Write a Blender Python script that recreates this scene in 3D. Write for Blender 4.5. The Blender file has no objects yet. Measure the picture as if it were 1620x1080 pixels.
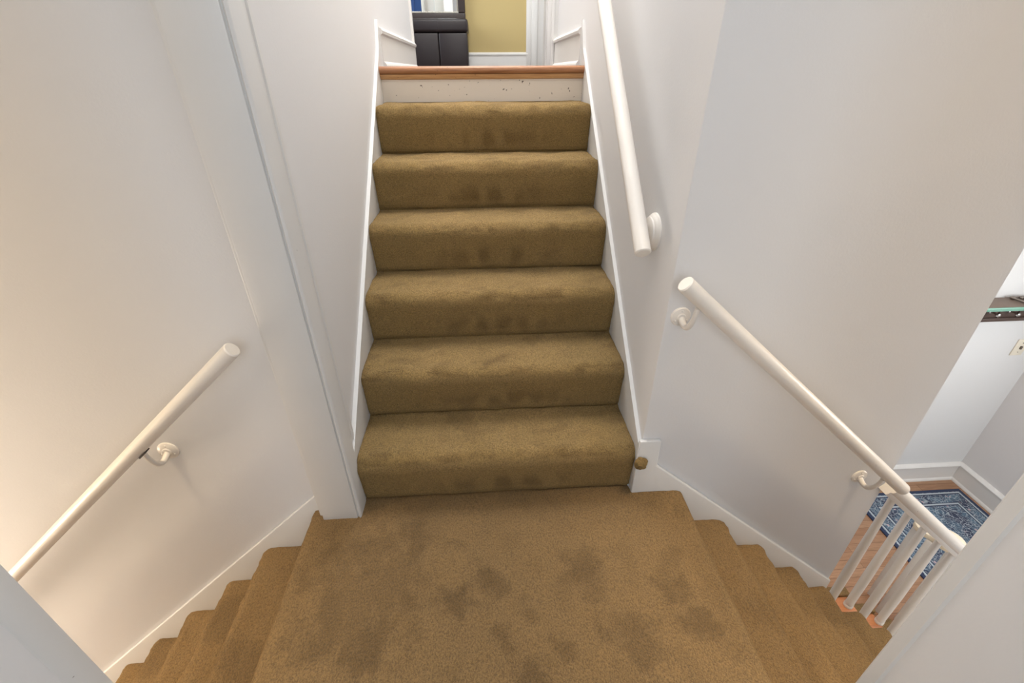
import bpy, bmesh, math, random
from mathutils import Vector, Matrix, noise

C = bpy.context.scene.collection
SC = bpy.context.scene

# ------------------------------------------------------------------ camera
cam_data = bpy.data.cameras.new('camera')
cam_data.sensor_width = 36.0
cam_data.lens = 15.9406
cam_data.clip_start = 0.02
cam = bpy.data.objects.new('camera', cam_data)
C.objects.link(cam)
_R = Vector((0.99807, -0.06198, -0.0049)); _U = Vector((0.03585, 0.50942, 0.85977)); _F = Vector((0.05079, 0.85828, -0.51066))
cam.matrix_world = Matrix(((_R.x, _U.x, -_F.x, -0.00213), (_R.y, _U.y, -_F.y, -1.17391), (_R.z, _U.z, -_F.z, 1.35671), (0, 0, 0, 1)))
SC.camera = cam

# ------------------------------------------------------------------ world, lights, exposure
SC.view_settings.view_transform = 'Standard'
SC.view_settings.look = 'None'
SC.view_settings.gamma = 1.0
SC.view_settings.use_curve_mapping = False
SC.view_settings.exposure = 0.09

world = bpy.data.worlds.new('world')
SC.world = world
world.use_nodes = True
wbg = world.node_tree.nodes['Background']
wbg.inputs[0].default_value = (0.80, 0.88, 1.0, 1)
wbg.inputs[1].default_value = 1.0


def area(name, loc, target, sx, sy, power, col, spread=180):
    l = bpy.data.lights.new(name, 'AREA')
    l.shape = 'RECTANGLE'; l.size = sx; l.size_y = sy
    l.energy = power; l.color = col; l.spread = math.radians(spread)
    o = bpy.data.objects.new(name, l); C.objects.link(o)
    o.location = loc
    o.rotation_euler = (Vector(target) - Vector(loc)).to_track_quat('-Z', 'Y').to_euler()
    return o


def lamp(name, loc, power, col, rad=0.12):
    l = bpy.data.lights.new(name, 'POINT')
    l.energy = power; l.color = col; l.shadow_soft_size = rad
    o = bpy.data.objects.new(name, l); C.objects.link(o); o.location = loc
    return o


area('ceiling_lamp_light', (0.05, -0.75, 3.74), (0.05, -0.6, 0), 1.1, 1.2, 12, (0.93, 0.96, 1.0))
area('stairwell_fill_light', (0.0, 1.45, 3.74), (0.0, 1.15, 0.8), 0.8, 1.2, 62, (1.0, 0.965, 0.92))  # added overhead fill for the stair walls and upper treads
area('left_flight_fill_light', (-1.45, -0.56, 3.74), (-1.45, -0.52, 0), 0.6, 0.15, 7.5, (1.0, 0.78, 0.50), 38)  # added narrow warm fill for the left treads, no lamp seen
area('right_flight_fill_light', (1.25, -0.58, 3.74), (1.25, -0.54, 0), 0.6, 0.15, 5.5, (1.0, 0.76, 0.48), 38)  # added to warm the right-hand treads, no fixture seen there
area('window_daylight', (0.05, -2.95, 1.9), (0.05, 0, 0.7), 1.1, 1.5, 14.5, (0.84, 0.93, 1.0))
area('upper_room_daylight', (-2.2, 3.9, 2.6), (0.3, 4.4, 1.9), 1.3, 1.4, 54, (0.86, 0.94, 1.0))
area('upper_room_fill_light', (0.0, 3.5, 3.75), (0.0, 3.4, 1.4), 0.9, 0.9, 20, (0.88, 0.95, 1.0))  # added fill to brighten the white casings upstairs, no fixture seen
area('entrance_front_fill_light', (2.55, -1.75, -0.5), (2.6, 0.3, -0.9), 0.8, 1.5, 13, (0.92, 0.97, 1.0))  # added fill for balusters and baseboards, no such door seen
area('entrance_daylight', (3.56, 0.0, 0.1), (2.2, 0.25, -0.6), 1.1, 1.3, 30, (0.90, 0.96, 1.0))
lamp('entrance_ceiling_light', (2.3, 0.50, 1.0), 12, (1.0, 0.96, 0.93), 0.15)
lamp('lobby_lamp_light', (-3.0, -0.50, -0.45), 40, (1.0, 0.83, 0.64), 0.18)

# ------------------------------------------------------------------ dimensions (metres, landing carpet = 0)
RISE, RUN = 0.205, 0.2328            # flight ahead
XL, XR = -0.478, 0.509               # its skirting faces
LR, LG, LX = 0.1921, 0.2121, -0.6644 # flight down to the left
RR, RG, RX = 0.1761, 0.2061, 0.710   # flight down to the right
YW = -0.015                          # plaster face above the two side flights
YS = -0.032                          # skirting face above the side flights
YN = -0.757                          # near walls of the side flights
NLX, NRX = -0.679, 0.7645            # passage walls beside the camera
UF = 1.383                           # upper hall floor
LF = -1.409                          # entrance hall floor
CEIL = 3.85
LCEIL = 1.30


# ------------------------------------------------------------------ material helpers
def new_mat(name):
    m = bpy.data.materials.new(name); m.use_nodes = True
    nt = m.node_tree
    b = nt.nodes['Principled BSDF']
    return m, nt, b


def srgb(r, g, b):
    f = lambda c: (c / 255 / 12.92) if c / 255 <= 0.04045 else ((c / 255 + 0.055) / 1.055) ** 2.4
    return (f(r), f(g), f(b), 1)


def N(nt, t, **kw):
    n = nt.nodes.new(t)
    for k, v in kw.items():
        setattr(n, k, v)
    return n


def coords(nt, scale=(1, 1, 1)):
    g = N(nt, 'ShaderNodeNewGeometry')
    mp = N(nt, 'ShaderNodeMapping')
    mp.inputs['Scale'].default_value = scale
    nt.links.new(g.outputs['Position'], mp.inputs['Vector'])
    return mp.outputs['Vector']


def noise_n(nt, vec, scale, detail=3, rough=0.55):
    n = N(nt, 'ShaderNodeTexNoise')
    n.inputs['Scale'].default_value = scale
    n.inputs['Detail'].default_value = detail
    n.inputs['Roughness'].default_value = rough
    nt.links.new(vec, n.inputs['Vector'])
    return n.outputs['Fac']


def ramp(nt, fac, stops):
    r = N(nt, 'ShaderNodeValToRGB')
    while len(r.color_ramp.elements) < len(stops):
        r.color_ramp.elements.new(0.5)
    for e, (p, c) in zip(r.color_ramp.elements, stops):
        e.position = p; e.color = c
    nt.links.new(fac, r.inputs['Fac'])
    return r.outputs['Color']


def mix(nt, fac, a, b, mode='MIX'):
    m = N(nt, 'ShaderNodeMix', data_type='RGBA', blend_type=mode)
    for i, v in ((0, fac), (6, a), (7, b)):
        if hasattr(v, 'links'):
            nt.links.new(v, m.inputs[i])
        else:
            m.inputs[i].default_value = v
    return m.outputs[2]


def bump(nt, b, h, strength, dist=0.01):
    n = N(nt, 'ShaderNodeBump')
    n.inputs['Strength'].default_value = strength
    n.inputs['Distance'].default_value = dist
    nt.links.new(h, n.inputs['Height'])
    nt.links.new(n.outputs[0], b.inputs['Normal'])


def plaster(name, col, rough=0.6, bs=0.25):
    m, nt, b = new_mat(name)
    v = coords(nt)
    c = mix(nt, noise_n(nt, v, 1.7, 4), tuple(x * 0.965 for x in col[:3]) + (1,), col)
    nt.links.new(c, b.inputs['Base Color'])
    b.inputs['Roughness'].default_value = rough
    bump(nt, b, noise_n(nt, v, 170, 3), bs, 0.0015)
    return m


def gloss_paint(name, col, chips=True, rough=0.35, chip_at=0.73):
    m, nt, b = new_mat(name)
    v = coords(nt)
    base = mix(nt, noise_n(nt, v, 5, 4), tuple(x * 0.95 for x in col[:3]) + (1,), col)
    if chips:
        f = noise_n(nt, v, 55, 2, 0.5)
        k = ramp(nt, f, [(chip_at, (0, 0, 0, 1)), (chip_at + 0.025, (1, 1, 1, 1))])
        base = mix(nt, k, base, (0.17, 0.13, 0.10, 1))
    nt.links.new(base, b.inputs['Base Color'])
    b.inputs['Roughness'].default_value = rough
    bump(nt, b, noise_n(nt, coords(nt, (1, 1, 0.25)), 60, 3), 0.2, 0.002)
    return m


def plain(name, col, rough=0.5, metal=0.0, bumpy=None):
    m, nt, b = new_mat(name)
    v = coords(nt)
    c = mix(nt, noise_n(nt, v, 30, 3), tuple(x * 0.9 for x in col[:3]) + (1,), col)
    nt.links.new(c, b.inputs['Base Color'])
    b.inputs['Roughness'].default_value = rough
    b.inputs['Metallic'].default_value = metal
    if bumpy:
        bump(nt, b, noise_n(nt, v, bumpy[0], 4), bumpy[1], 0.002)
    return m


def wood(name, a, bcol, scale=(2, 30, 30), rough=0.4):
    m, nt, b = new_mat(name)
    v = coords(nt, scale)
    f = noise_n(nt, v, 4, 5, 0.65)
    c = ramp(nt, f, [(0.25, a), (0.75, bcol)])
    k = ramp(nt, noise_n(nt, coords(nt), 70, 2), [(0.72, (0, 0, 0, 1)), (0.75, (1, 1, 1, 1))])
    c = mix(nt, k, c, tuple(x * 0.25 for x in a[:3]) + (1,))
    nt.links.new(c, b.inputs['Base Color'])
    b.inputs['Roughness'].default_value = rough
    bump(nt, b, f, 0.15, 0.003)
    return m


def carpet(name, col, dark):
    m, nt, b = new_mat(name)
    v = coords(nt)
    at = N(nt, 'ShaderNodeAttribute', attribute_name='stain_shade')
    base = mix(nt, noise_n(nt, v, 4.5, 5, 0.65), tuple(x * 0.84 for x in col[:3]) + (1,), tuple(min(1, x * 1.14) for x in col[:3]) + (1,))
    vs = coords(nt, (1.0, 0.62, 1.0))
    fib = noise_n(nt, v, 560, 2, 0.6)
    tuft = noise_n(nt, vs, 250, 3, 0.62)
    base = mix(nt, 1.0, base, ramp(nt, fib, [(0.34, (0.62, 0.60, 0.56, 1)), (0.62, (1.08, 1.08, 1.08, 1))]), 'MULTIPLY')
    base2 = mix(nt, 1.0, base, ramp(nt, tuft, [(0.36, (0.60, 0.575, 0.53, 1)), (0.58, (1.12, 1.12, 1.12, 1))]), 'MULTIPLY')
    wr = N(nt, 'ShaderNodeAttribute', attribute_name='wear')
    base2 = mix(nt, wr.outputs['Fac'], base2, mix(nt, 1.0, base2, (1.18, 1.18, 1.30, 1), 'MULTIPLY'))
    c = mix(nt, at.outputs['Fac'], base2, mix(nt, 1.0, base2, dark, 'MULTIPLY'))
    nt.links.new(c, b.inputs['Base Color'])
    b.inputs['Roughness'].default_value = 1.0
    b.inputs['Specular IOR Level'].default_value = 0.05
    b.inputs['Sheen Weight'].default_value = 0.25
    b.inputs['Sheen Roughness'].default_value = 0.6
    b.inputs['Sheen Tint'].default_value = (0.95, 0.85, 0.65, 1)
    add = N(nt, 'ShaderNodeMath', operation='ADD')
    nt.links.new(fib, add.inputs[0]); nt.links.new(tuft, add.inputs[1])
    bump(nt, b, add.outputs[0], 1.0, 0.009)
    return m


def floorboards(name):
    m, nt, b = new_mat(name)
    v = coords(nt)
    br = N(nt, 'ShaderNodeTexBrick')
    br.offset = 0.37
    br.inputs['Scale'].default_value = 1.0
    br.inputs['Brick Width'].default_value = 0.9
    br.inputs['Row Height'].default_value = 0.057
    br.inputs['Mortar Size'].default_value = 0.0012
    br.inputs['Color1'].default_value = srgb(178, 140, 110)
    br.inputs['Color2'].default_value = srgb(160, 118, 88)
    br.inputs['Mortar'].default_value = srgb(110, 76, 54)
    nt.links.new(v, br.inputs['Vector'])
    g = noise_n(nt, coords(nt, (3, 45, 3)), 3, 4, 0.6)
    c = mix(nt, 1.0, br.outputs['Color'], ramp(nt, g, [(0.3, (0.72, 0.68, 0.64, 1)), (0.7, (1.08, 1.05, 1.02, 1))]), 'MULTIPLY')
    nt.links.new(c, b.inputs['Base Color'])
    b.inputs['Roughness'].default_value = 0.32
    return m


M = {}
M['wall'] = plaster('wall_paint', srgb(226, 225, 225))
M['wall_cool'] = plaster('entrance_wall_paint', srgb(226, 224, 222))
M['wall_grey'] = plaster('entrance_grey_paint', srgb(228, 224, 222))
M['yellow'] = plaster('yellow_wall_paint', srgb(193, 170, 114))
M['ceiling'] = plaster('ceiling_paint', srgb(238, 235, 230))
M['trim'] = gloss_paint('white_trim_paint', srgb(224, 223, 221), True, 0.35, 0.775)
M['trim_clean'] = gloss_paint('white_trim_paint_clean', srgb(234, 230, 225), chips=False)
M['riser'] = gloss_paint('scuffed_riser_paint', srgb(228, 216, 200), True, 0.5, 0.69)
M['rail'] = gloss_paint('handrail_paint', srgb(236, 230, 222), True, 0.3, 0.80)
M['chip'] = plain('bare_metal_chip', (0.06, 0.05, 0.045, 1), 0.5)
M['carpet'] = carpet('tan_carpet', srgb(188, 153, 89), (0.62, 0.57, 0.46, 1))
M['carpet_low'] = carpet('tan_carpet_side_flights', srgb(175, 136, 82), (0.59, 0.545, 0.41, 1))  # same carpet, redder tone of the light put into its base colour
M['oak'] = wood('oak_nosing', srgb(128, 80, 48), srgb(184, 130, 88))
M['oak_cove'] = wood('oak_cove', srgb(176, 128, 84), srgb(212, 168, 120))
M['oak_light'] = wood('oak_tread', srgb(168, 106, 66), srgb(204, 138, 92))
M['boards'] = floorboards('floorboards')
M['leather'] = plain('dark_leather', srgb(40, 31, 31), 0.40, 0.0, (160, 0.35))
M['frame_dark'] = plain('dark_carved_frame', srgb(58, 46, 42), 0.4, 0.0, (60, 0.6))
M['beads'] = plain('silvery_beads', srgb(196, 186, 172), 0.35, 0.6)
M['walnut'] = plain('dark_walnut', srgb(84, 66, 58), 0.33, 0.0, (90, 0.2))
M['shelf_top'] = plain('grey_brown_shelf_top', srgb(122, 104, 92), 0.5)
M['shelf_edge'] = plain('painted_reflection_edge', srgb(120, 168, 148), 0.2)  # reflection on the front edge put into a green base colour
M['steel'] = plain('polished_steel', srgb(210, 208, 205), 0.18, 1.0)
M['pewter'] = plain('pewter', srgb(150, 140, 132), 0.35, 0.8)
M['plate'] = plain('ivory_plastic', srgb(238, 228, 208), 0.35)
M['plate_dark'] = plain('switch_slot', srgb(110, 98, 86), 0.5)
M['stool'] = plain('warm_lit_seat_paint', srgb(240, 226, 200), 0.25)  # white seat, warm lamp light on it put into the cream colour
M['stool_leg'] = plain('white_gloss_leg', srgb(236, 232, 226), 0.3)
M['navy'] = plain('navy_door_paint', srgb(44, 78, 138), 0.4)
mm, nt, b = new_mat('mirror_glass')
b.inputs['Metallic'].default_value = 1.0; b.inputs['Roughness'].default_value = 0.015
b.inputs['Base Color'].default_value = (0.88, 0.9, 0.9, 1)
M['mirror'] = mm


# ------------------------------------------------------------------ mesh helpers (all in world coordinates)
def box(bm, x0, x1, y0, y1, z0, z1, bev=0.0, seg=2):
    vs = [bm.verts.new(p) for p in ((x0, y0, z0), (x1, y0, z0), (x1, y1, z0), (x0, y1, z0), (x0, y0, z1), (x1, y0, z1), (x1, y1, z1), (x0, y1, z1))]
    fs = [bm.faces.new([vs[i] for i in f]) for f in ((0, 3, 2, 1), (4, 5, 6, 7), (0, 1, 5, 4), (1, 2, 6, 5), (2, 3, 7, 6), (3, 0, 4, 7))]
    if bev:
        es = list({e for f in fs for e in f.edges})
        bmesh.ops.bevel(bm, geom=es, offset=bev, segments=seg, profile=0.5, affect='EDGES')


def prism(bm, pts, axis, a, b, bev=0.0):
    """Extrude a polygon along an axis. pts are the other two coordinates in xyz order."""
    def P(p, t):
        return {0: (t, p[0], p[1]), 1: (p[0], t, p[1]), 2: (p[0], p[1], t)}[axis]
    A = [bm.verts.new(P(p, a)) for p in pts]; B = [bm.verts.new(P(p, b)) for p in pts]
    n = len(pts)
    fs = [bm.faces.new(A), bm.faces.new(B[::-1])]
    for i in range(n):
        fs.append(bm.faces.new((A[i], B[i], B[(i + 1) % n], A[(i + 1) % n])))
    bmesh.ops.recalc_face_normals(bm, faces=fs)
    if bev:
        es = list({e for f in fs for e in f.edges})
        bmesh.ops.bevel(bm, geom=es, offset=bev, segments=2, profile=0.5, affect='EDGES')


def frames(path):
    out = []
    up = None
    for i, p in enumerate(path):
        t = (path[min(i + 1, len(path) - 1)] - path[max(i - 1, 0)]).normalized()
        if up is None:
            up = Vector((0, 0, 1)) if abs(t.z) < 0.9 else Vector((1, 0, 0))
        s = t.cross(up).normalized(); u = s.cross(t).normalized(); up = u
        out.append((p, s, u, t))
    return out


def tube(bm, path, radii, seg=20, cap_bev=0.0):
    path = [Vector(p) for p in path]
    if not hasattr(radii, '__len__'):
        radii = [radii] * len(path)
    radii = list(radii)
    if cap_bev:
        t0 = (path[1] - path[0]).normalized(); t1 = (path[-1] - path[-2]).normalized()
        path = [path[0], path[0] + t0 * cap_bev] + path[1:-1] + [path[-1] - t1 * cap_bev, path[-1]]
        radii = [radii[0] - cap_bev, radii[0]] + radii[1:-1] + [radii[-1], radii[-1] - cap_bev]
    rings = []
    for (p, s, u, t), r in zip(frames(path), radii):
        rings.append([bm.verts.new(p + (s * math.cos(a) + u * math.sin(a)) * r) for a in [2 * math.pi * k / seg for k in range(seg)]])
    for a, b in zip(rings, rings[1:]):
        for k in range(seg):
            bm.faces.new((a[k], a[(k + 1) % seg], b[(k + 1) % seg], b[k]))
    bm.faces.new(rings[0][::-1]); bm.faces.new(rings[-1])


def sweep(bm, path, profile):
    """Sweep a closed profile [(side, up)] along a polyline."""
    path = [Vector(p) for p in path]
    rings = [[bm.verts.new(p + s * a + u * b) for a, b in profile] for p, s, u, t in frames(path)]
    n = len(profile); fs = []
    for a, b in zip(rings, rings[1:]):
        for k in range(n):
            fs.append(bm.faces.new((a[k], a[(k + 1) % n], b[(k + 1) % n], b[k])))
    fs.append(bm.faces.new(rings[0][::-1])); fs.append(bm.faces.new(rings[-1]))
    bmesh.ops.recalc_face_normals(bm, faces=fs)


def lathe(bm, origin, axis, prof, seg=32, squash=(1, 1)):
    """prof: [(distance along axis, radius)]"""
    o = Vector(origin); t = Vector(axis).normalized()
    s = t.cross(Vector((0, 0, 1)) if abs(t.z) < 0.9 else Vector((1, 0, 0))).normalized(); u = s.cross(t)
    rings = []
    for d, r in prof:
        rings.append([bm.verts.new(o + t * d + s * math.cos(a) * r * squash[0] + u * math.sin(a) * r * squash[1]) for a in [2 * math.pi * k / seg for k in range(seg)]])
    fs = []
    for a, b in zip(rings, rings[1:]):
        for k in range(seg):
            fs.append(bm.faces.new((a[k], a[(k + 1) % seg], b[(k + 1) % seg], b[k])))
    fs.append(bm.faces.new(rings[0][::-1])); fs.append(bm.faces.new(rings[-1]))
    bmesh.ops.recalc_face_normals(bm, faces=fs)


def sphere(bm, c, r, seg=12, sc=(1, 1, 1)):
    bmesh.ops.create_uvsphere(bm, u_segments=seg, v_segments=seg // 2 + 2, radius=r,
                              matrix=Matrix.Translation(c) @ Matrix.Diagonal((*sc, 1)))


def obj(name, bm, mat, parent=None, smooth=True, stain_shade=None, origin=None, wear=None):
    me = bpy.data.meshes.new(name)
    off = Vector((0, 0, 0))
    if parent is not None:
        p = parent
        while p is not None:
            off += p.location; p = p.parent
    if origin is not None:
        local = Vector(origin) - off
    else:
        local = Vector((0, 0, 0))
    bmesh.ops.translate(bm, verts=bm.verts, vec=-(off + local))
    bm.to_mesh(me); bm.free()
    me.materials.append(mat)
    if smooth:
        me.shade_smooth()
        try:
            me.set_sharp_from_angle(angle=math.radians(38))
        except Exception:
            pass
    if stain_shade is not None:
        a = me.attributes.new('stain_shade', 'FLOAT', 'POINT')
        w = off + local
        vals = [stain_shade(v.co + w) for v in me.vertices]
        a.data.foreach_set('value', vals)
    if wear is not None:
        a = me.attributes.new('wear', 'FLOAT', 'POINT')
        w = off + local
        a.data.foreach_set('value', [wear(v.co + w) for v in me.vertices])
    o = bpy.data.objects.new(name, me)
    C.objects.link(o)
    if parent is not None:
        o.parent = parent
    o.location = local
    return o


def thing(name, label, cat, loc=(0, 0, 0), group=None):
    o = bpy.data.objects.new(name, None); C.objects.link(o)
    o.empty_display_size = 0.1
    o.location = loc
    o['label'] = label; o['category'] = cat
    if group: o['group'] = group
    return o


def tag(o, label, cat, group=None):
    o['label'] = label; o['category'] = cat
    if group: o['group'] = group
    return o


def struct(name, bm, mat, label=None, smooth=True):
    o = obj(name, bm, mat, None, smooth)
    o['kind'] = 'structure'
    if label: o['label'] = label
    return o


def NB():
    return bmesh.new()


# ================================================================== SETTING
def S(name, mat, label, *boxes, bev=0.0):
    bm = NB()
    for bx in boxes: box(bm, *bx, bev=bev)
    return struct(name, bm, M[mat], label)


# flight ahead: side walls
S('wall_stair_left', 'wall', 'white plaster wall left of the staircase ahead', (-0.62, -0.492, 0.01, 2.90, -0.1, CEIL))
# side flights: back walls
S('wall_left', 'wall', 'warm white plaster wall above the flight down to the left', (-3.4, -0.62, YW, 0.12, -2.3, CEIL))
bm = NB()
prism(bm, [(0.522, 2.42), (0.522, YW + 0.006), (0.5235, YW + 0.002), (0.528, YW), (1.536, YW), (1.541, YW + 0.005), (1.541, 0.085), (0.66, 0.085), (0.66, 2.42)], 2, LF, CEIL)
box(bm, 1.536, 3.75, YW, 0.085, LCEIL + 0.12, CEIL)
struct('wall_right', bm, M['wall'], 'white plaster wall turning the corner from the staircase ahead to the flight down to the right', smooth=True)
# near walls, wrapping round to the passage where the photograph was taken
S('wall_near_left', 'wall', 'white wall corner at the lower left beside the camera', (-3.4, NLX, YN - 0.12, YN, -2.3, CEIL), (NLX - 0.12, NLX, -3.1, YN - 0.12, -0.2, CEIL))
S('wall_near_right', 'wall', 'white wall corner at the lower right beside the camera', (NRX, 2.05, YN - 0.12, YN, LF, CEIL), (NRX, NRX + 0.12, -3.1, YN - 0.12, -0.2, CEIL))  # unseen far end lengthened to shield the stair wall from the fill
bm = NB()
for (a, b_, c, d) in ((NLX - 0.12, NRX + 0.12, -0.2, 0.9), (NLX - 0.12, NRX + 0.12, 2.8, CEIL), (NLX - 0.12, -0.55, 0.9, 2.8), (0.65, NRX + 0.12, 0.9, 2.8)):
    box(bm, a, b_, -3.2, -3.1, c, d)
struct('wall_back', bm, M['wall'], 'white wall with a window behind the camera')
bm = NB()
for a, b_, c, d in ((-0.55, -0.50, 0.9, 2.8), (0.60, 0.65, 0.9, 2.8), (-0.50, 0.60, 0.9, 0.95), (-0.50, 0.60, 2.75, 2.8), (-0.50, 0.60, 1.83, 1.87)):
    box(bm, a, b_, -3.17, -3.11, c, d, bev=0.004)
struct('window_1', bm, M['trim_clean'], 'white sash window frame behind the camera')
S('ceiling', 'ceiling', 'white ceiling over the stairwell and landing', (-3.5, 3.75, -3.2, 2.9, CEIL, CEIL + 0.1), (-3.6, 1.3, 2.9, 5.1, CEIL, CEIL + 0.1))

# casings on the corners nearest the camera
bm = NB()
prism(bm, [(NRX, YN + 0.004), (NRX + 0.05, YN + 0.004), (NRX + 0.05, YN - 0.02), (NRX, YN - 0.026), (NRX - 0.004, YN - 0.022), (NRX - 0.004, YN)], 2, 0.0, CEIL)
struct('trim_1', bm, M['trim'], 'narrow white corner bead on the near right wall')
bm = NB()
prism(bm, [(NLX, YN + 0.003), (NLX - 0.05, YN + 0.003), (NLX - 0.05, YN - 0.03), (NLX, YN - 0.04), (NLX + 0.002, YN - 0.036), (NLX + 0.002, YN)], 2, 0.0, CEIL)
struct('trim_2', bm, M['trim'], 'narrow white corner bead on the near left wall')

# pilaster: wide square casing standing on the landing at the left of the stairs
bm = NB()
box(bm, -0.609, -0.4885, -0.078, 0.012, -0.02, CEIL, bev=0.004)
box(bm, -0.626, -0.60, -0.060, 0.012, -0.02, CEIL, bev=0.005)
prism(bm, [(-0.4925, -0.071), (-0.4870, -0.071), (-0.4845, -0.074), (-0.481, -0.077), (-0.477, -0.073), (-0.476, -0.066), (-0.476, 0.0), (-0.4925, 0.0)], 2, -0.02, CEIL)
prism(bm, [(-0.494, -0.002), (-0.480, -0.002), (-0.480, 0.006), (-0.484, 0.010), (-0.484, 0.030), (-0.4805, 0.034), (-0.4805, 0.046), (-0.486, 0.052), (-0.494, 0.052)], 2, 0.2, CEIL)
struct('trim_3', bm, M['trim'], 'wide white painted wooden casing at the left foot of the stairs')

# lower left lobby
S('floor_lobby', 'boards', 'wooden floor at the bottom of the left flight', (-3.4, -0.6, YN, YW, -2.3, -2.2))
S('wall_lobby', 'wall', 'warm white wall at the far end of the left flight', (-3.5, -3.4, YN - 0.12, 0.12, -2.3, CEIL))

# entrance hall
RBY, RRX = 1.143, 3.606
S('floor', 'boards', 'wooden strip floor of the entrance hall', (1.0, RRX, YW - 0.0 - 2.2, RBY, LF - 0.1, LF))
S('wall_entrance_back', 'wall_cool', 'white wall of the entrance hall under the coat rack', (0.9, RRX + 0.1, RBY, RBY + 0.1, LF - 0.1, LCEIL))
S('wall_entrance_right', 'wall_grey', 'pale grey wall on the right of the entrance hall', (RRX, RRX + 0.1, -2.3, RBY, LF - 0.1, CEIL))
S('wall_entrance_front', 'wall_cool', 'white front wall of the entrance hall', (1.0, RRX, -2.3, -2.2, LF - 0.1, LCEIL))
S('wall_entrance_left', 'wall_cool', 'white wall under the stairs in the entrance hall', (0.9, 1.0, 0.085, RBY, LF - 0.1, LCEIL))
S('ceiling_entrance', 'ceiling', 'white ceiling of the entrance hall', (1.541, RRX, YW + 0.1, RBY, LCEIL, LCEIL + 0.1), (1.541, RRX, -2.2, YN - 0.12, LCEIL, LCEIL + 0.1), (0.9, 1.541, 0.085, RBY, LCEIL, LCEIL + 0.1))
S('wall_entrance_upper', 'wall', 'white wall above the entrance hall opening', (2.05, RRX, YN - 0.22, YN - 0.12, LCEIL + 0.1, CEIL))


def baseboard(name, path, label, h=0.168, t=0.018, flip=1):
    prof = [(0, 0), (flip * (t + 0.012), 0), (flip * (t + 0.012), 0.008), (flip * (t + 0.006), 0.018), (flip * t, 0.022), (flip * t, h - 0.036),
            (flip * (t + 0.009), h - 0.030), (flip * (t + 0.011), h - 0.018), (flip * (t + 0.004), h - 0.008), (flip * 0.006, h), (0, h)]
    bm = NB(); sweep(bm, path, prof)
    return struct(name, bm, M['trim_clean'], label)


baseboard('baseboard_back', [(1.0, RBY, LF), (RRX, RBY, LF)], 'tall white moulded baseboard on the back wall of the entrance hall')
baseboard('baseboard_right', [(RRX, RBY, LF), (RRX, -2.2, LF)], 'tall white moulded baseboard on the right wall of the entrance hall')

# upper hall
S('floor_upper', 'walnut', 'wooden floor of the upper hall', (-0.478, 0.512, 1.44, 2.9, UF - 0.1, UF), (-3.6, 1.3, 2.9, 5.05, UF - 0.1, UF))
S('wall_upper_back', 'yellow', 'yellow wall of the room at the top of the stairs', (-3.6, 1.3, 4.95, 5.05, UF, CEIL))
S('wall_upper_left', 'yellow', 'yellow wall on the left of the upper room', (-3.6, -3.5, 2.9, 4.95, UF, CEIL))
S('wall_upper_right', 'wall', 'white wall on the right of the upper room', (0.74, 0.86, 2.55, 4.95, UF, CEIL))
S('wall_upper_front', 'wall_grey', 'pale wall of the upper room seen only in the mirror', (-3.6, -0.62, 2.80, 2.90, UF - 0.1, CEIL))
S('wall_upper_jamb', 'wall', 'short white wall at the top right of the stairs', (0.522, 0.74, 2.42, 2.55, UF - 0.1, CEIL))
baseboard('baseboard_upper_left', [(-0.492, 2.90, UF), (-0.492, 1.515, UF)], 'white moulded baseboard on the left wall of the upper hall', flip=-1)
baseboard('baseboard_upper_right', [(0.522, 1.515, UF), (0.522, 2.41, UF)], 'white moulded baseboard on the right wall of the upper hall', flip=-1)
baseboard('baseboard_upper_back', [(-3.5, 4.95, UF), (0.56, 4.95, UF)], 'white moulded baseboard along the yellow wall')
bm = NB()
box(bm, 0.538, 0.60, 4.925, 4.96, UF, CEIL, bev=0.006)
box(bm, 0.595, 0.66, 4.90, 4.96, UF, CEIL, bev=0.006)
box(bm, 0.655, 0.75, 4.93, 4.96, UF, CEIL, bev=0.004)
struct('trim_4', bm, M['trim_clean'], 'white stepped door casing beside the yellow wall')
bm = NB()
box(bm, 0.452, 0.53, 2.405, 2.43, UF, CEIL, bev=0.004)
box(bm, 0.446, 0.470, 2.43, 2.56, UF, CEIL, bev=0.004)
box(bm, 0.470, 0.53, 2.43, 2.56, UF, CEIL, bev=0.003)
box(bm, 0.478, 0.500, 2.395, 2.41, UF, CEIL, bev=0.004)
struct('trim_5', bm, M['trim'], 'chipped white door jamb at the end of the upper hall')
bm = NB()
box(bm, -0.60, -0.475, 2.895, 2.93, UF, CEIL, bev=0.006)
struct('trim_6', bm, M['trim_clean'], 'white casing on the left corner of the upper hall')
bm = NB()
box(bm, -1.68, -0.79, 2.895, 2.93, UF + 0.005, UF + 2.05, bev=0.004)
box(bm, -1.58, -0.89, 2.925, 2.938, UF + 0.2, UF + 0.9, bev=0.006)
box(bm, -1.58, -0.89, 2.925, 2.938, UF + 1.1, UF + 1.95, bev=0.006)
o = struct('door_1', bm, M['navy'], 'navy blue panelled door reflected in the mirror')
bm = NB()
box(bm, -0.79, -0.75, 2.895, 2.94, UF, UF + 2.12, bev=0.006)
box(bm, -1.74, -1.68, 2.895, 2.94, UF, UF + 2.12, bev=0.006)
box(bm, -1.68, -0.79, 2.895, 2.94, UF + 2.055, UF + 2.12, bev=0.006)
struct('trim_7', bm, M['trim_clean'], 'white casing round the navy door')


# ================================================================== CARPETED FLIGHTS
def nz(p, f, seed=0.0):
    return noise.noise(Vector((p[0] * f + seed, p[1] * f - seed, p[2] * f + 2 * seed)))


def smooth01(a, b, x):
    t = max(0.0, min(1.0, (x - a) / (b - a)))
    return t * t * (3 - 2 * t)


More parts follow.
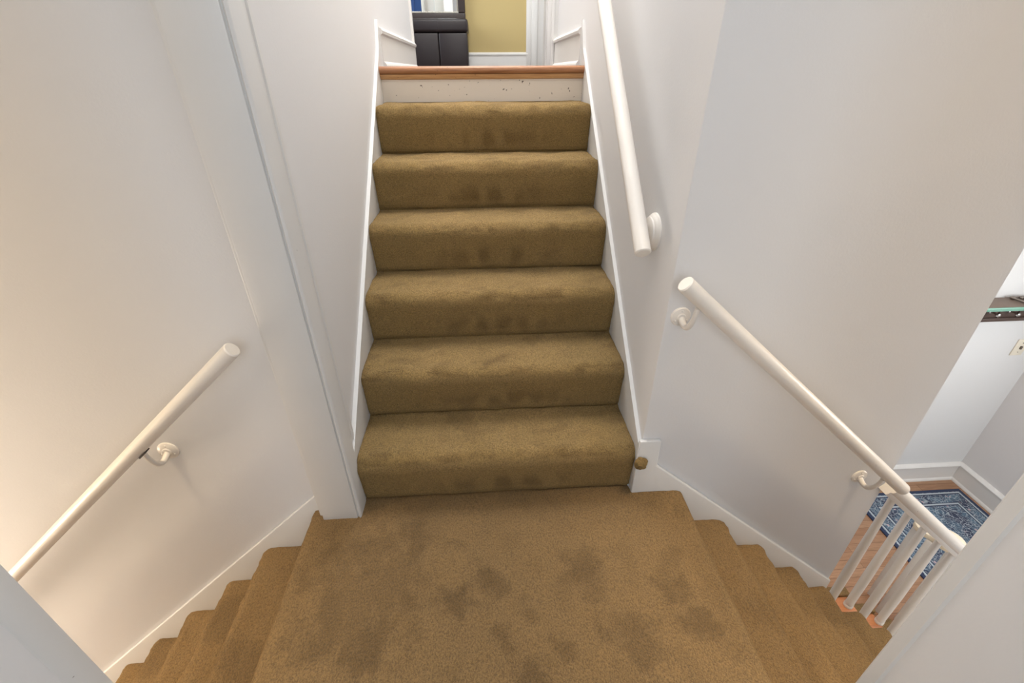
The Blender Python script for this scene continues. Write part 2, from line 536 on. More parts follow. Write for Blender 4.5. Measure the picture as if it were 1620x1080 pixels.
def resample(pts, d):
    out = [pts[0]]
    for a, b in zip(pts, pts[1:]):
        L = math.hypot(b[0] - a[0], b[1] - a[1]); n = max(1, int(round(L / d)))
        for i in range(1, n + 1):
            out.append((a[0] + (b[0] - a[0]) * i / n, a[1] + (b[1] - a[1]) * i / n))
    return out


def step_profile(rise, run, n, R, back=0.010):
    """(s, z) from the back of the tread, over the nosing and down to the foot of the riser"""
    pts = [(run + back, rise), (run, rise), (R - n, rise - 0.001)]
    for k in range(1, 9):
        a = math.radians(90 + 105 * k / 8)
        pts.append((R - n + R * math.cos(a), rise - R + R * math.sin(a)))
    s, z = pts[-1]
    pts += [(s + 0.004, z - 0.03), (-0.002, 0.026), (0.0, 0.012), (0.009, 0.0)]
    return pts


def carpet_step(bm, place, w0, w1, prof, res=0.009, bottom=None, seed=0.0, amp=1.0):
    """place(s, w, z) -> world. Grid over the profile, closed at the ends, the back and below."""
    prof = resample(prof, res)
    nw = max(2, int(abs(w1 - w0) / res))
    ws = [w0 + (w1 - w0) * i / nw for i in range(nw + 1)]
    grid = []
    m = len(prof)
    # profile normals
    nrm = []
    for i in range(m):
        a = prof[max(0, i - 1)]; b = prof[min(m - 1, i + 1)]
        dx, dz = b[0] - a[0], b[1] - a[1]; L = math.hypot(dx, dz) or 1
        nrm.append((dz / L, -dx / L))
    for w in ws:
        edge = min(1.0, min(w - w0, w1 - w) / 0.012 + 0.001)
        col = []
        for i, (s, z) in enumerate(prof):
            p = Vector(place(s, w, z))
            f = min(1.0, min(i, m - 1 - i) / 2.0)
            nb = math.exp(-((z - (prof[0][1] - 0.02)) / 0.03) ** 2) * math.exp(-(s / 0.06) ** 2)
            dlt = (nz(p, 7, seed) * 0.006 + nz(p, 24, seed) * 0.0025 * (1 + 1.2 * nb) + nz(p, 70, seed) * 0.002 * (1 + 0.8 * nb)) * amp * f
            dlt -= (1 - edge) * 0.006 * f
            col.append(bm.verts.new(place(s + nrm[i][0] * dlt, w, z + nrm[i][1] * dlt)))
        grid.append(col)
    fs = []
    for a, b in zip(grid, grid[1:]):
        for i in range(m - 1):
            fs.append(bm.faces.new((a[i], a[i + 1], b[i + 1], b[i])))
    sb, zb = prof[0][0], prof[-1][1]
    c0 = bm.verts.new(place(sb, w0, zb)); c1 = bm.verts.new(place(sb, w1, zb))
    fs.append(bm.faces.new(grid[0] + [c0])); fs.append(bm.faces.new((grid[-1] + [c1])[::-1]))
    fs.append(bm.faces.new([g[0] for g in grid] + [c1, c0]))
    fs.append(bm.faces.new([g[-1] for g in grid] + [c1, c0]))
    bmesh.ops.recalc_face_normals(bm, faces=fs)


def up_stain_shade(k):
    y0 = (k - 1) * RUN; z0 = (k - 1) * RISE
    def f(p):
        x = p.x - 0.05; h = p.z - z0; d = p.y - y0
        v = 0.0
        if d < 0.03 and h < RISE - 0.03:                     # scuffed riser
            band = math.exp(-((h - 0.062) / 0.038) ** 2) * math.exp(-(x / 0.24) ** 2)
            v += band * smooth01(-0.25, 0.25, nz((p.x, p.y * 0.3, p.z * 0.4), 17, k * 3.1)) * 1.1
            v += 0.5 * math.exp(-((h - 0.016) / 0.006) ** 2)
            v += 0.14  # whole riser darkened evenly, its shade put into the carpet colour
        else:
            q = (p.x * 0.9 + p.y * 1.2, p.y * 2.2 - p.x * 0.9, p.z)
            v += 0.5 * smooth01(0.05, 0.30, nz(q, 9, k * 1.7)) * smooth01(-0.2, 0.2, nz(p, 5, k)) + 0.2 * smooth01(0.1, 0.4, nz(p, 19, k))
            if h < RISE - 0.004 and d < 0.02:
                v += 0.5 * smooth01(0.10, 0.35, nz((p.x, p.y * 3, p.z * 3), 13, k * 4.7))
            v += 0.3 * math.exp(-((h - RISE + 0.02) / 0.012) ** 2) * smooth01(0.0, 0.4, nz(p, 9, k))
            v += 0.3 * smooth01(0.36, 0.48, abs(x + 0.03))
        if k == 2 and h > 0.1:
            dx, dy = p.x - 0.02, p.y - y0 - 0.05
            a = dx * 0.8 + dy * 0.6; b_ = -dx * 0.6 + dy * 0.8
            v += 1.0 * math.exp(-(a / 0.055) ** 4 - (b_ / 0.018) ** 2)
        if k == 1:
            v += 0.8 * math.exp(-((p.x + 0.38) / 0.07) ** 2 - ((d - 0.02) / 0.012) ** 2) * smooth01(-0.3, 0.3, nz(p, 30)) * (1 if h > RISE - 0.06 else 0)
        return max(0.0, min(1.0, v))
    return f


def up_wear(k):
    y0 = (k - 1) * RUN; z0 = (k - 1) * RISE
    def f(p):
        x = p.x - 0.02; h = p.z - z0
        v = 0.0
        w = 0.05 * nz(p, 6, k * 2.2)
        core = 1 - smooth01(0.20, 0.40, abs(x + w))
        if h > RISE - 0.05:
            v = core * (0.55 + 0.45 * smooth01(-0.3, 0.3, nz(p, 10, k)))
        else:
            v = 0.28 * core
        return max(0.0, min(1.0, v))
    return f


stair = thing('staircase', 'straight tan carpeted staircase climbing ahead between white walls to the upper hall', 'staircase', (0.015, 0.0, 0.0))
for k in range(1, 7):
    bm = NB()
    pr = step_profile(RISE, RUN, 0.020, 0.046 if k > 1 else 0.052)
    y0, z0 = (k - 1) * RUN, (k - 1) * RISE
    carpet_step(bm, lambda s, w, z, y0=y0, z0=z0: (w, y0 + s, z0 + z), XL + 0.001, XR - 0.001, pr, 0.0085, seed=k * 2.3)
    st = obj('step', bm, M['carpet'], stair, stain_shade=up_stain_shade(k), wear=up_wear(k))
    if k == 1:
        bm = NB()
        bmesh.ops.create_icosphere(bm, subdivisions=4, radius=1, matrix=Matrix.Translation((0.519, -0.045, 0.163)) @ Matrix.Diagonal((0.023, 0.017, 0.025, 1)))
        for v in bm.verts:
            v.co += v.normal * (0.005 * nz(v.co, 60) + 0.002 * nz(v.co, 170))
        obj('frayed_carpet_end', bm, M['carpet'], st, stain_shade=lambda p: 0.25)
bm = NB()
box(bm, XL, XR, 6 * RUN, 6 * RUN + 0.02, 6 * RISE, UF - 0.034)
o = obj('top_riser', bm, M['riser'], stair); o['label'] = 'bare scuffed white top riser'
bm = NB()
prof = [(1.44, UF - 0.034), (1.44, UF), (1.385, UF)]
for i in range(1, 8):
    a = math.radians(90 + 180 * i / 8); prof.append((1.385 + 0.017 * math.cos(a), UF - 0.017 + 0.017 * math.sin(a)))
prof += [(1.385, UF - 0.034)]
prism(bm, prof, 0, XL - 0.004, XR + 0.004)
nose = obj('wood_nosing', bm, M['oak'], stair); nose['label'] = 'bare brown wooden nosing of the top step'
bm = NB()
prism(bm, [(6 * RUN, UF - 0.034), (1.377, UF - 0.034), (1.379, UF - 0.040), (1.386, UF - 0.052), (6 * RUN, UF - 0.056)], 0, XL, XR)
obj('cove_moulding', bm, M['oak_cove'], nose)
for nm, xa, xb, xm in (('left', -0.4925, XL, XL + 0.004), ('right', XR, 0.5225, XR - 0.004)):
    bm = NB()
    top = [(0.0 if nm == 'left' else YW, 0.236), (1.25, 1.292), (1.435, 1.455), (1.497, 1.575), (1.515, 1.575)]
    prism(bm, top + [(1.515, 1.17), (1.30, 1.05), (0.0 if nm == 'left' else YW, -0.06)], 0, xa, xb)
    sk = obj('skirting_board', bm, M['trim'], stair)
    bm = NB()
    lx = xb if nm == 'left' else xa
    pts = [Vector((0, y, z)) for y, z in top[:4]]
    for a, b_ in zip(pts, pts[1:]):
        d = (b_ - a).normalized(); q = Vector((0, -d.z, d.y))
        a = a + q * 0.0018; b_ = b_ + q * 0.0018
        x0, x1 = (lx - 0.010, lx + 0.0015) if nm == 'left' else (lx - 0.0015, lx + 0.010)
        prism(bm, [(a.y - q.y * 0.009, a.z - q.z * 0.009), (b_.y - q.y * 0.009, b_.z - q.z * 0.009), (b_.y, b_.z), (a.y, a.z)], 0, x0, x1)
    obj('bead', bm, M['trim'], sk)

# ---- landing
BLOTS = [(-0.40, -0.33, 0.150, 0.190, 0.55), (-0.147, -0.397, 0.044, 0.04, 0.8), (-0.014, -0.356, 0.035, 0.037, 0.6), (0.264, -0.309, 0.053, 0.051, 0.6), (0.538, -0.392, 0.06, 0.042, 0.7), (0.579, -0.51, 0.042, 0.036, 1), (0.376, -0.523, 0.073, 0.053, 0.6), (0.186, -0.553, 0.022, 0.033, 0.6), (0.031, -0.522, 0.025, 0.024, 0.6), (0.1, -0.474, 0.033, 0.022, 0.5), (-0.381, -0.516, 0.054, 0.042, 0.9), (-0.357, -0.458, 0.046, 0.037, 0.7), (0.079, -0.593, 0.051, 0.031, 0.7), (-0.136, -0.201, 0.032, 0.025, 0.4), (-0.248, -0.447, 0.024, 0.018, 0.4), (-0.395, -0.184, 0.017, 0.079, 0.4), (0.55, -0.317, 0.042, 0.034, 0.4), (0.298, -0.397, 0.029, 0.052, 0.3)]


def landing_stain(p):
    v = 0.0
    wx = 0.045 * nz(p, 9) + 0.022 * nz(p, 24, 2); wy = 0.045 * nz(p, 9, 5) + 0.022 * nz(p, 24, 7)
    for cx, cy, rx, ry, s in BLOTS:
        q = ((p.x + wx - cx) / (rx * 1.3)) ** 2 + ((p.y + wy - cy) / (ry * 1.3)) ** 2 + 1.0 * nz((p.x + p.y * 0.6, p.y * 0.7 - p.x * 0.4, 0), 22, 9) + 0.7 * nz(p, 55, 4)
        v = max(v, s * 1.15 * (1 - smooth01(0.0, 1.5, q)))
    v += 0.22 * smooth01(0.0, 0.5, nz(p, 5, 3)) + 0.25 * smooth01(0.1, 0.5, nz(p, 13, 6))
    v += 0.35 * smooth01(-0.05, 0.0, p.y)  # darker towards the foot of the first riser
    return max(0.0, min(1.0, v * 1.15))


landing = thing('landing', 'tan carpeted landing with dark footprints at the foot of the staircase', 'landing', (0.02, -0.75, 0.0))
bm = NB()
pts = []
for side in (-1, 1):
    x = LX if side < 0 else RX
    r = LR if side < 0 else RR
    e = [(x + side * (-0.014), -r), (x + side * (-0.010), -0.10), (x + side * (-0.004), -0.058), (x + side * 0.0, -0.036), (x - side * 0.004, -0.020), (x - side * 0.014, -0.006), (x - side * 0.032, 0.0)]
    pts = e if side < 0 else pts + e[::-1]
pr = resample(pts, 0.011)
ys = []
y = YN
while y < 0.015:
    ys.append(y); y += 0.0105
ys.append(0.020)
grid = []
for y in ys:
    row = []
    for i, (x, z) in enumerate(pr):
        p = Vector((x, y, z)); yy = y
        if x < -0.60: yy = min(y, YS)
        if x > XR: yy = min(y, YS - 0.001)
        e = 1.0 if -0.15 < z else 0.0
        d = (nz(p, 6) * 0.004 + nz(p, 26) * 0.002 + nz(p, 95) * 0.002) * (1 if z > -0.05 else 0.4)
        if z > -0.004:
            row.append(bm.verts.new((x, yy, z + d)))
        else:
            row.append(bm.verts.new((x + (d if x > 0 else -d), yy, z)))
    grid.append(row)
fs = []
for a, b_ in zip(grid, grid[1:]):
    for i in range(len(pr) - 1):
        fs.append(bm.faces.new((a[i], a[i + 1], b_[i + 1], b_[i])))
fs.append(bm.faces.new(grid[0][::-1])); fs.append(bm.faces.new(grid[-1]))
fs.append(bm.faces.new([g[0] for g in grid] + [g[-1] for g in grid][::-1]))
bmesh.ops.recalc_face_normals(bm, faces=fs)
box(bm, NLX + 0.001, NRX - 0.001, -3.1, YN, -0.19, 0.0)
obj('carpet', bm, M['carpet_low'], landing, stain_shade=landing_stain)


# ---- flights down
def low_stain(seed):
    def f(p):
        return max(0.0, min(0.9, 0.15 + 0.55 * smooth01(0.0, 0.5, nz(p, 6, seed))))
    return f


def skirt_poly(bm, pts, y0, y1, bev=0.003):
    prism(bm, pts, 1, y0, y1, bev=bev)


left = thing('staircase', 'tan carpeted flight going down to the left beneath the warm white wall', 'staircase', (-1.3, -0.4, -2.2))
for k in range(1, 11):
    bm = NB()
    nose_x = LX - k * LG - (0.016 if k == 1 else 0.004)
    pr = step_profile(LR, LG + (0.012 if k == 1 else 0.0), 0.016, 0.040)
    carpet_step(bm, lambda s, w, z, k=k, nx=nose_x: (nx + 0.016 + s, w, -(k + 1) * LR + z), YN + 0.001, YS, pr, 0.010, seed=20 + k)
    obj('step', bm, M['carpet_low'], left, stain_shade=low_stain(k * 1.3))
bm = NB()
slope = 0.915
skirt_poly(bm, [(-0.60, 0.104), (-3.39, 0.104 - slope * 2.79), (-3.39, 0.104 - slope * 2.79 - 0.5), (-0.60, -0.40)], YS, YW + 0.001, 0.006)
sk = obj('skirting_board', bm, M['trim'], left)
right = thing('staircase', 'tan carpeted flight going down to the right past the white balusters', 'staircase', (1.4, -0.4, LF))
for k in range(1, 8):
    nose_x = RX + k * RG + {5: 0.012, 6: 0.012, 7: 0.0}.get(k, 0.0)
    wend = YS if k <= 4 else -0.062
    bm = NB()
    pr = step_profile(RR, RG, 0.014, 0.036)
    carpet_step(bm, lambda s, w, z, k=k, nx=nose_x: (nx - 0.014 - s, w, -(k + 1) * RR + z), YN + 0.001, wend, pr, 0.010, seed=40 + k)
    st = obj('step', bm, M['carpet_low'], right, stain_shade=low_stain(k * 2.9))
    if k > 4:
        bm = NB()
        zt = -k * RR
        x1 = nose_x - 0.02; x0 = nose_x - RG - 0.005
        box(bm, x0, x1, -0.062, 0.014, zt - 0.045, zt - 0.012, bev=0.006)
        obj('open_tread_end', bm, M['oak_light'], st)
        bm = NB()
        box(bm, x0 - 0.0, x1 - 0.03, -0.062, 0.02, zt - RR, zt - 0.045)
        obj('string_panel', bm, M['trim_clean'], st)
        bm = NB()
        pr2 = [(0.10, 0.0)] + [(0.082 + 0.020 * math.sin(math.radians(a)), -0.0 - 0.020 + 0.020 * math.cos(math.radians(a)) + 0.0) for a in range(0, 181, 20)]
        pts = [(0.014, zt - 0.012), (0.014, zt - 0.0)] + [(0.045 + 0.022 * math.sin(math.radians(a)), zt - 0.022 + 0.022 * math.cos(math.radians(a))) for a in range(0, 181, 20)] + [(0.014, zt - 0.046), (0.014, zt - 0.012)]
        prism(bm, [(a, b_) for a, b_ in pts[:-1]], 0, x0 + 0.004, x1 + 0.012, bev=0.0)
        obj('carpet_wrap', bm, M['carpet_low'], st, stain_shade=lambda p: 0.0)
bm = NB()
sl = -0.848
skirt_poly(bm, [(XR, -0.05), (XR, 0.253), (0.585, 0.253), (0.588, 0.134), (1.535, 0.134 + sl * 0.947), (1.535, -0.95), (1.40, -0.95), (0.71, -0.30)], YS, YW + 0.001, 0.006)
sk = obj('skirting_board', bm, M['trim'], right)
# entrance-side closing of the flight under the open treads
bm = NB()
prism(bm, [(1.541, LF), (2.12, LF), (2.12, -7 * RR - RR + 0.02), (1.541, -4 * RR - RR)], 1, -0.055, -0.02)
obj('outer_string', bm, M['trim_clean'], right)

# ================================================================== BALUSTRADE
bal = thing('balustrade', 'white balustrade of round balusters under a moulded rail beyond the right wall end', 'balustrade', (1.8, -0.03, LF))
BY = -0.03
p0 = Vector((1.5415, BY, -0.0405)); p1 = Vector((2.20, BY, 0.034 - 0.862 * 0.745))
bm = NB()
prof = [(-0.020, -0.034), (0.020, -0.034), (0.024, -0.026), (0.024, -0.016), (0.032, -0.010), (0.036, 0.004), (0.034, 0.018), (0.024, 0.028), (0.010, 0.032), (-0.010, 0.032), (-0.024, 0.028), (-0.034, 0.018), (-0.036, 0.004), (-0.032, -0.010), (-0.024, -0.016), (-0.024, -0.026)]
sweep(bm, [p0, p0.lerp(p1, 0.5), p1], prof)
obj('moulded_rail', bm, M['rail'], bal)
first = None
bxs = [1.590, 1.703, 1.820, 1.936, 2.048, 2.16]
for i, x in enumerate(bxs):
    k = 5 + i // 2
    zt = -k * RR - 0.012
    ztop = p0.z - 0.862 * (x - p0.x) - 0.020
    if first is None or True:
        L = ztop - zt
        bm = NB()
        lathe(bm, (x, BY, zt), (0, 0, 1), [(0, 0.020), (0.012, 0.0205), (0.018, 0.0165), (0.026, 0.019), (0.034, 0.0175), (L * 0.35, 0.0185), (L * 0.7, 0.0155), (L, 0.013)], 20)
        obj('baluster', bm, M['rail'], bal, origin=(x, BY, zt))

# ================================================================== HANDRAILS
def bracket(parent, wall_pt, rail_pt, out_dir, rose_r=0.030):
    """cast bracket: round rose on the wall, arm that swings out and up to the rail"""
    w = Vector(wall_pt); r = Vector(rail_pt); d = Vector(out_dir)
    bm = NB(); lathe(bm, w, d, [(0, rose_r), (0.003, rose_r), (0.006, rose_r * 0.92), (0.009, rose_r * 0.45), (0.012, rose_r * 0.38)], 28)
    rose = obj('rose', bm, M['rail'], parent)
    side = d.cross(Vector((0, 0, 1)))
    for a in (90, 210, 330):
        bm = NB()
        c = w + (side * math.cos(math.radians(a)) + Vector((0, 0, 1)) * math.sin(math.radians(a))) * rose_r * 0.68 + d * 0.0055
        sphere(bm, c, 0.0042, 10)
        obj('screw', bm, M['rail'], rose)
    out = (r - w).dot(d)
    lat = (r - w) - d * out - Vector((0, 0, (r - w).z))
    P = []
    for t in [i / 14 for i in range(15)]:
        z = w.z - 0.020 * math.sin(math.pi * t) + (r.z - w.z) * t ** 3
        q = w + d * (out * (1 - (1 - t) ** 1.35)) + lat * t
        P.append(Vector((q.x, q.y, z)))
    bm = NB(); tube(bm, P, [0.0105 - 0.004 * (i / 14) for i in range(15)], 14)
    arm = obj('bracket_arm', bm, M['rail'], parent)
    return arm


def rail_thing(label, a, b_, rad, group='round white handrails on the stair walls'):
    a = Vector(a); b_ = Vector(b_)
    t = thing('handrail', label, 'handrail', a, group)
    bm = NB()
    tube(bm, [a, a.lerp(b_, 0.33), a.lerp(b_, 0.66), b_], rad, 32, 0.003)
    obj('rail', bm, M['rail'], t)
    return t


YR_ = -0.093
# down to the left
lt = rail_thing('round white handrail sloping down the warm wall on the left', (-0.690, YR_, 0.721), (-2.75, YR_, 0.721 - 0.872 * 2.06), 0.0225)
arm = bracket(lt, (-1.058, YW, 0.302), (-1.062, YR_, 0.721 - 0.872 * 0.372 - 0.030), (0, -1, 0), 0.033)
bm = NB(); box(bm, -1.078, -1.046, YR_ - 0.011, YR_ + 0.011, 0.362, 0.367)
bmesh.ops.rotate(bm, verts=bm.verts, cent=(-1.062, YR_, 0.3645), matrix=Matrix.Rotation(-math.atan(0.872), 3, 'Y'))
obj('saddle_plate', bm, M['chip'], arm)
bracket(lt, (-2.3, YW, -0.78), (-2.304, YR_, 0.721 - 0.872 * 1.614 - 0.030), (0, -1, 0), 0.033)
# down to the right
rt = rail_thing('round white handrail sloping down the wall on the right towards the balusters', (0.521, YR_, 0.873), (1.518, YR_, 0.873 - 0.862 * 0.997), 0.0235)
bracket(rt, (0.566, YW, 0.733), (0.572, YR_, 0.873 - 0.862 * 0.051 - 0.032), (0, -1, 0), 0.030)
bracket(rt, (1.409, YW, 0.006), (1.415, YR_, 0.873 - 0.862 * 0.894 - 0.032), (0, -1, 0), 0.030)
# up the right wall of the flight ahead
ut = rail_thing('round white handrail climbing the right wall beside the stairs ahead', (0.4435, 0.035, 0.912), (0.4435, 1.60, 0.912 + 0.886 * 1.565), 0.0235)
bm = NB()
lathe(bm, (0.522, 0.176, 0.930), (-1, 0, 0), [(0, 0.057), (0.006, 0.057), (0.010, 0.053), (0.013, 0.052), (0.017, 0.046), (0.021, 0.045), (0.026, 0.038), (0.027, 0.02)], 40)
obj('round_block', bm, M['rail'], ut)
bm = NB(); tube(bm, [(0.498, 0.176, 0.940), (0.47, 0.172, 0.965), (0.4435, 0.168, 1.012)], [0.010, 0.009, 0.008], 12)
obj('bracket_arm', bm, M['rail'], ut)
bm = NB()
lathe(bm, (0.522, 1.35, 1.97), (-1, 0, 0), [(0, 0.057), (0.006, 0.057), (0.010, 0.053), (0.017, 0.046), (0.026, 0.038), (0.027, 0.02)], 40)
obj('round_block', bm, M['rail'], ut)
bm = NB(); tube(bm, [(0.498, 1.35, 1.98), (0.47, 1.346, 2.005), (0.4435, 1.34, 2.052)], [0.010, 0.009, 0.008], 12)
obj('bracket_arm', bm, M['rail'], ut)

# ================================================================== UPPER ROOM THINGS
ot = thing('ottoman', 'dark brown leather storage ottoman against the yellow wall upstairs', 'ottoman', (-0.6, 4.72, UF))
OX0, OX1, OY0, OY1 = -1.12, -0.112, 4.50, 4.935
bm = NB(); box(bm, OX0, -0.412, OY0, OY1, UF + 0.02, UF + 0.325, bev=0.012, seg=3); box(bm, -0.408, OX1, OY0, OY1, UF + 0.02, UF + 0.325, bev=0.012, seg=3)
obj('body', bm, M['leather'], ot)
bm = NB(); box(bm, OX0 - 0.008, OX1 + 0.010, OY0 - 0.010, OY1, UF + 0.328, UF + 0.448, bev=0.028, seg=4)
obj('lid', bm, M['leather'], ot)
bm = NB(); box(bm, -0.4125, -0.4075, OY0 - 0.0115, OY1 - 0.03, UF + 0.36, UF + 0.45, bev=0.002)
obj('seam', bm, M['leather'], ot)
for x in (OX0 + 0.06, OX1 - 0.06):
    for y in (OY0 + 0.06, OY1 - 0.06):
        bm = NB(); lathe(bm, (x, y, UF), (0, 0, 1), [(0, 0.018), (0.021, 0.022)], 16)
        obj('foot', bm, M['leather'], ot)

mi = thing('mirror', 'mirror in a dark beaded frame standing on the leather ottoman upstairs', 'mirror', (-0.6, 4.93, UF + 0.45))
MX0, MX1, MZ0, MZ1, FB = -1.08, -0.130, UF + 0.455, UF + 1.55, 0.078
for nm, bx in (('bottom', (MX0, MX1, MZ0, MZ0 + 0.073)), ('top', (MX0, MX1, MZ1 - FB, MZ1)), ('l', (MX0, MX0 + FB, MZ0 + 0.073, MZ1 - FB)), ('r', (MX1 - FB, MX1, MZ0 + 0.073, MZ1 - FB))):
    bm = NB(); box(bm, bx[0], bx[1], 4.885, 4.925, bx[2], bx[3], bev=0.010, seg=3)
    obj('frame_bar', bm, M['frame_dark'], mi)
bm = NB(); box(bm, MX0 + FB - 0.01, MX1 - FB + 0.01, 4.902, 4.922, MZ0 + 0.05, MZ1 - FB + 0.01)
obj('glass', bm, M['mirror'], mi, smooth=False)
bm = NB()
x = MX0 + FB + 0.006
while x < MX1 - FB:
    sphere(bm, (x, 4.892, MZ0 + 0.077), 0.0075, 8, (0.75, 1, 1.3)); x += 0.0125
z = MZ0 + 0.087
while z < MZ1 - FB:
    sphere(bm, (MX1 - FB - 0.004, 4.892, z), 0.0075, 8, (1.3, 1, 0.75)); sphere(bm, (MX0 + FB + 0.004, 4.892, z), 0.0075, 8, (1.3, 1, 0.75)); z += 0.0125
o = obj('bead_border', bm, M['beads'], mi); o['kind'] = 'stuff'

# ================================================================== ENTRANCE HALL THINGS
def rug_mat():
    m, nt, b = new_mat('blue_oriental_rug')
    tc = N(nt, 'ShaderNodeTexCoord')
    sep = N(nt, 'ShaderNodeSeparateXYZ')
    nt.links.new(tc.outputs['Object'], sep.inputs[0])

    def math_(op, a, b_=None):
        n = N(nt, 'ShaderNodeMath', operation=op)
        for i, v in enumerate((a, b_)):
            if v is None: continue
            if hasattr(v, 'links'): nt.links.new(v, n.inputs[i])
            else: n.inputs[i].default_value = v
        return n.outputs[0]
    ax = math_('ABSOLUTE', sep.outputs[0]); ay = math_('ABSOLUTE', sep.outputs[1])
    dx = math_('SUBTRACT', RUGW / 2, ax); dy = math_('SUBTRACT', RUGL / 2, ay)
    d = math_('MINIMUM', dx, dy)                             # distance from the rug's edge
    vor = N(nt, 'ShaderNodeTexVoronoi', feature='F1'); vor.inputs['Scale'].default_value = 24
    nt.links.new(tc.outputs['Object'], vor.inputs['Vector'])
    v2 = N(nt, 'ShaderNodeTexVoronoi', feature='DISTANCE_TO_EDGE'); v2.inputs['Scale'].default_value = 44
    nzv = N(nt, 'ShaderNodeTexNoise'); nzv.inputs['Scale'].default_value = 13; nzv.inputs['Detail'].default_value = 3
    nt.links.new(tc.outputs['Object'], nzv.inputs['Vector'])
    wv = N(nt, 'ShaderNodeVectorMath', operation='MULTIPLY_ADD')
    nt.links.new(nzv.outputs['Color'], wv.inputs[0]); wv.inputs[1].default_value = (0.10, 0.10, 0); nt.links.new(tc.outputs['Object'], wv.inputs[2])
    nt.links.new(wv.outputs[0], v2.inputs['Vector'])
    navy, teal, pale, pink = srgb(58, 64, 86), srgb(90, 114, 134), srgb(184, 192, 198), srgb(204, 178, 180)
    field = mix(nt, ramp(nt, noise_n(nt, tc.outputs['Object'], 9, 3), [(0.4, (0, 0, 0, 1)), (0.6, (1, 1, 1, 1))]), navy, teal)
    field = mix(nt, ramp(nt, v2.outputs['Distance'], [(0.03, (0.75, 0.75, 0.75, 1)), (0.085, (0, 0, 0, 1))]), field, pale)
    field = mix(nt, ramp(nt, vor.outputs['Distance'], [(0.16, (0.85, 0.85, 0.85, 1)), (0.26, (0, 0, 0, 1))]), field, mix(nt, ramp(nt, vor.outputs['Color'], [(0.48, (0, 0, 0, 1)), (0.54, (1, 1, 1, 1))]), navy, pink))
    def band(lo, hi, col, base):
        f = math_('MULTIPLY', math_('GREATER_THAN', d, lo), math_('LESS_THAN', d, hi))
        return mix(nt, f, base, col)
    c = band(-1, 0.024, srgb(52, 62, 90), field)
    c = band(0.028, 0.040, pale, c)
    c = band(0.040, 0.048, navy, c)
    c = band(0.118, 0.124, navy, c)
    c = band(0.124, 0.137, pale, c)
    c = band(0.137, 0.146, navy, c)
    nt.links.new(c, b.inputs['Base Color'])
    b.inputs['Roughness'].default_value = 0.95
    bump(nt, b, noise_n(nt, tc.outputs['Object'], 220, 2), 0.5, 0.003)
    return m


RUGW, RUGL = 0.865, 2.20
rcx, rcy = 2.682 + RUGW / 2, 1.02 - RUGL / 2
bm = NB()
box(bm, rcx - RUGW / 2, rcx + RUGW / 2, rcy - RUGL / 2, rcy + RUGL / 2, LF, LF + 0.010, bev=0.003)
tag(obj('rug', bm, rug_mat(), None, origin=(rcx, rcy, LF)), 'blue patterned oriental rug with banded border on the entrance hall floor', 'rug')

# white stool with a scalloped top behind the balusters
sx, sy, sz = 2.303, 0.203, LF + 0.70
stl = thing('stool', 'tall white stool with a scalloped top, its warm lamplight painted cream, standing behind the balusters', 'stool', (sx, sy, LF))
SU, SV = (0.36, -0.93), (0.93, 0.36)
bm = NB()
pts = []
for k in range(72):
    a = 2 * math.pi * k / 72
    c_, s_ = math.cos(a), math.sin(a)
    e = (abs(c_) ** 3 + abs(s_) ** 3) ** (-1 / 3)
    u = 0.104 * e * c_
    v = 0.076 * e * s_ * (1 - 0.16 * math.exp(-(u / 0.022) ** 2))
    pts.append((sx + SU[0] * u + SV[0] * v, sy + SU[1] * u + SV[1] * v))
prism(bm, pts, 2, sz - 0.034, sz, bev=0.009)
obj('seat', bm, M['stool'], stl)
for du, dv in ((0.004, -0.058), (0.080, -0.006), (-0.080, 0.006), (-0.004, 0.058)):
    if True:
        q = [(du - 0.022, dv - 0.012), (du + 0.022, dv - 0.012), (du + 0.022, dv + 0.012), (du - 0.022, dv + 0.012)]
        bm = NB()
        prism(bm, [(sx + SU[0] * a + SV[0] * b_, sy + SU[1] * a + SV[1] * b_) for a, b_ in q], 2, LF, sz - 0.033, bev=0.003)
        obj('leg', bm, M['stool_leg'], stl)

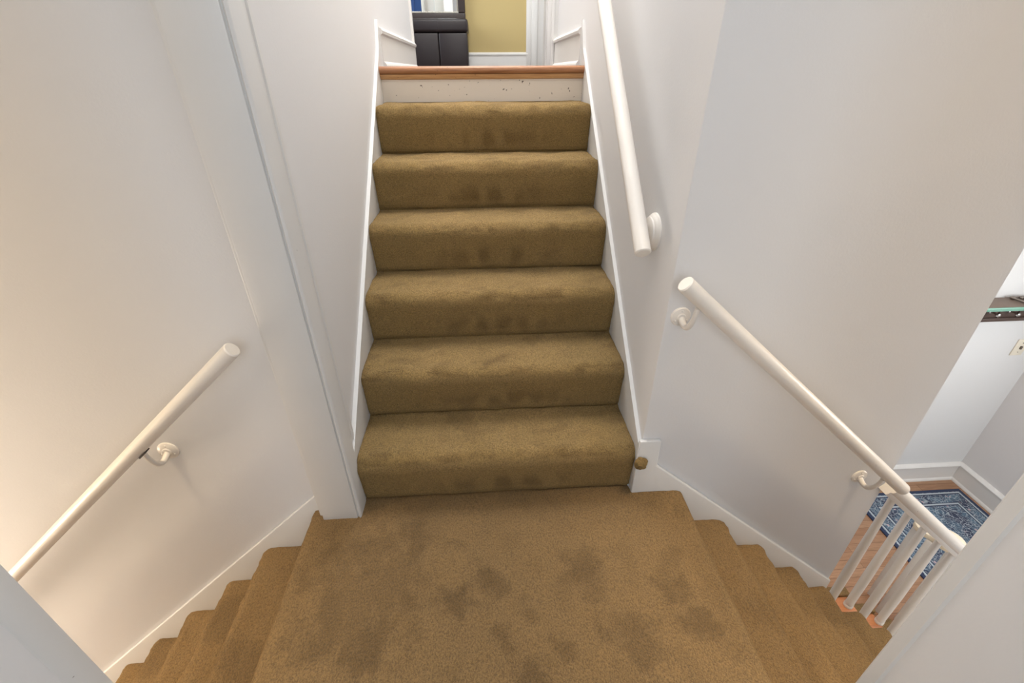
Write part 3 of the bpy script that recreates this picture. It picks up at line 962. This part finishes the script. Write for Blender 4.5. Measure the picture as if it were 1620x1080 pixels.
# coat rack shelf on the back wall
cr = thing('coat_rack', 'dark wooden coat rack shelf with steel pegs on the entrance hall wall', 'coat rack', (3.2, RBY, 0.01))
CX0, CX1 = 2.72, 3.58
bm = NB(); box(bm, CX0, CX1, RBY - 0.014, RBY, 0.012, 0.150, bev=0.002)
obj('backboard', bm, M['walnut'], cr)
bm = NB(); box(bm, CX0 - 0.01, CX1, RBY - 0.024, RBY, 0.008, 0.034, bev=0.005)
obj('lower_moulding', bm, M['walnut'], cr)
bm = NB(); box(bm, CX0 - 0.02, CX1 + 0.01, 1.012, RBY, 0.150, 0.166, bev=0.003)
sh = obj('shelf', bm, M['shelf_top'], cr)
bm = NB(); box(bm, CX0 - 0.02, CX1 + 0.01, 1.002, 1.0135, 0.144, 0.167, bev=0.004)
o = obj('front_edge', bm, M['shelf_edge'], sh); o['label'] = 'front edge with a green reflection painted on'
for i in range(1, 7):
    x = 2.697 + 0.128 * i
    bm = NB(); lathe(bm, (x, RBY - 0.014, 0.078), (0, -1, 0), [(0, 0.012), (0.004, 0.012), (0.008, 0.006), (0.035, 0.005), (0.040, 0.011), (0.048, 0.013), (0.055, 0.010), (0.058, 0.003)], 20)
    o = obj('peg', bm, M['steel'], cr); o['label'] = 'polished steel peg'
    bm = NB(); box(bm, x + 0.059, x + 0.069, RBY - 0.020, RBY - 0.013, 0.034, 0.150)
    obj('divider_strip', bm, M['walnut'], cr)
bm = NB()
tube(bm, [(3.147, 1.114, 0.175), (3.150, 1.085, 0.177), (3.158, 1.055, 0.176), (3.175, 1.022, 0.174)], [0.007, 0.006, 0.0065, 0.006], 12, 0.001)
tube(bm, [(3.147, 1.114, 0.174), (3.21, 1.122, 0.176), (3.30, 1.112, 0.174)], [0.007, 0.006, 0.006], 12, 0.001)
tube(bm, [(3.21, 1.122, 0.175), (3.20, 1.08, 0.178), (3.175, 1.022, 0.174)], 0.0045, 12, 0.001)
sphere(bm, (3.147, 1.114, 0.176), 0.010, 12)
sphere(bm, (3.200, 1.104, 0.178), 0.009, 12, (1.5, 1, 0.8))
tag(obj('metal_clip', bm, M['pewter'], None), 'small grey metal piece with forked arms lying on the dark shelf', 'clip')

sw = thing('light_switch', 'ivory light switch plate on the white wall below the coat rack', 'light switch', (3.45, RBY, -0.20))
bm = NB(); box(bm, 3.412, 3.492, RBY - 0.007, RBY, -0.262, -0.142, bev=0.003)
obj('plate', bm, M['plate'], sw)
bm = NB(); box(bm, 3.446, 3.458, RBY - 0.016, RBY - 0.006, -0.212, -0.190, bev=0.002)
obj('toggle', bm, M['plate_dark'], sw)
for z in (-0.236, -0.168):
    bm = NB(); sphere(bm, (3.452, RBY - 0.0072, z), 0.0032, 8)
    obj('screw', bm, M['plate_dark'], sw)
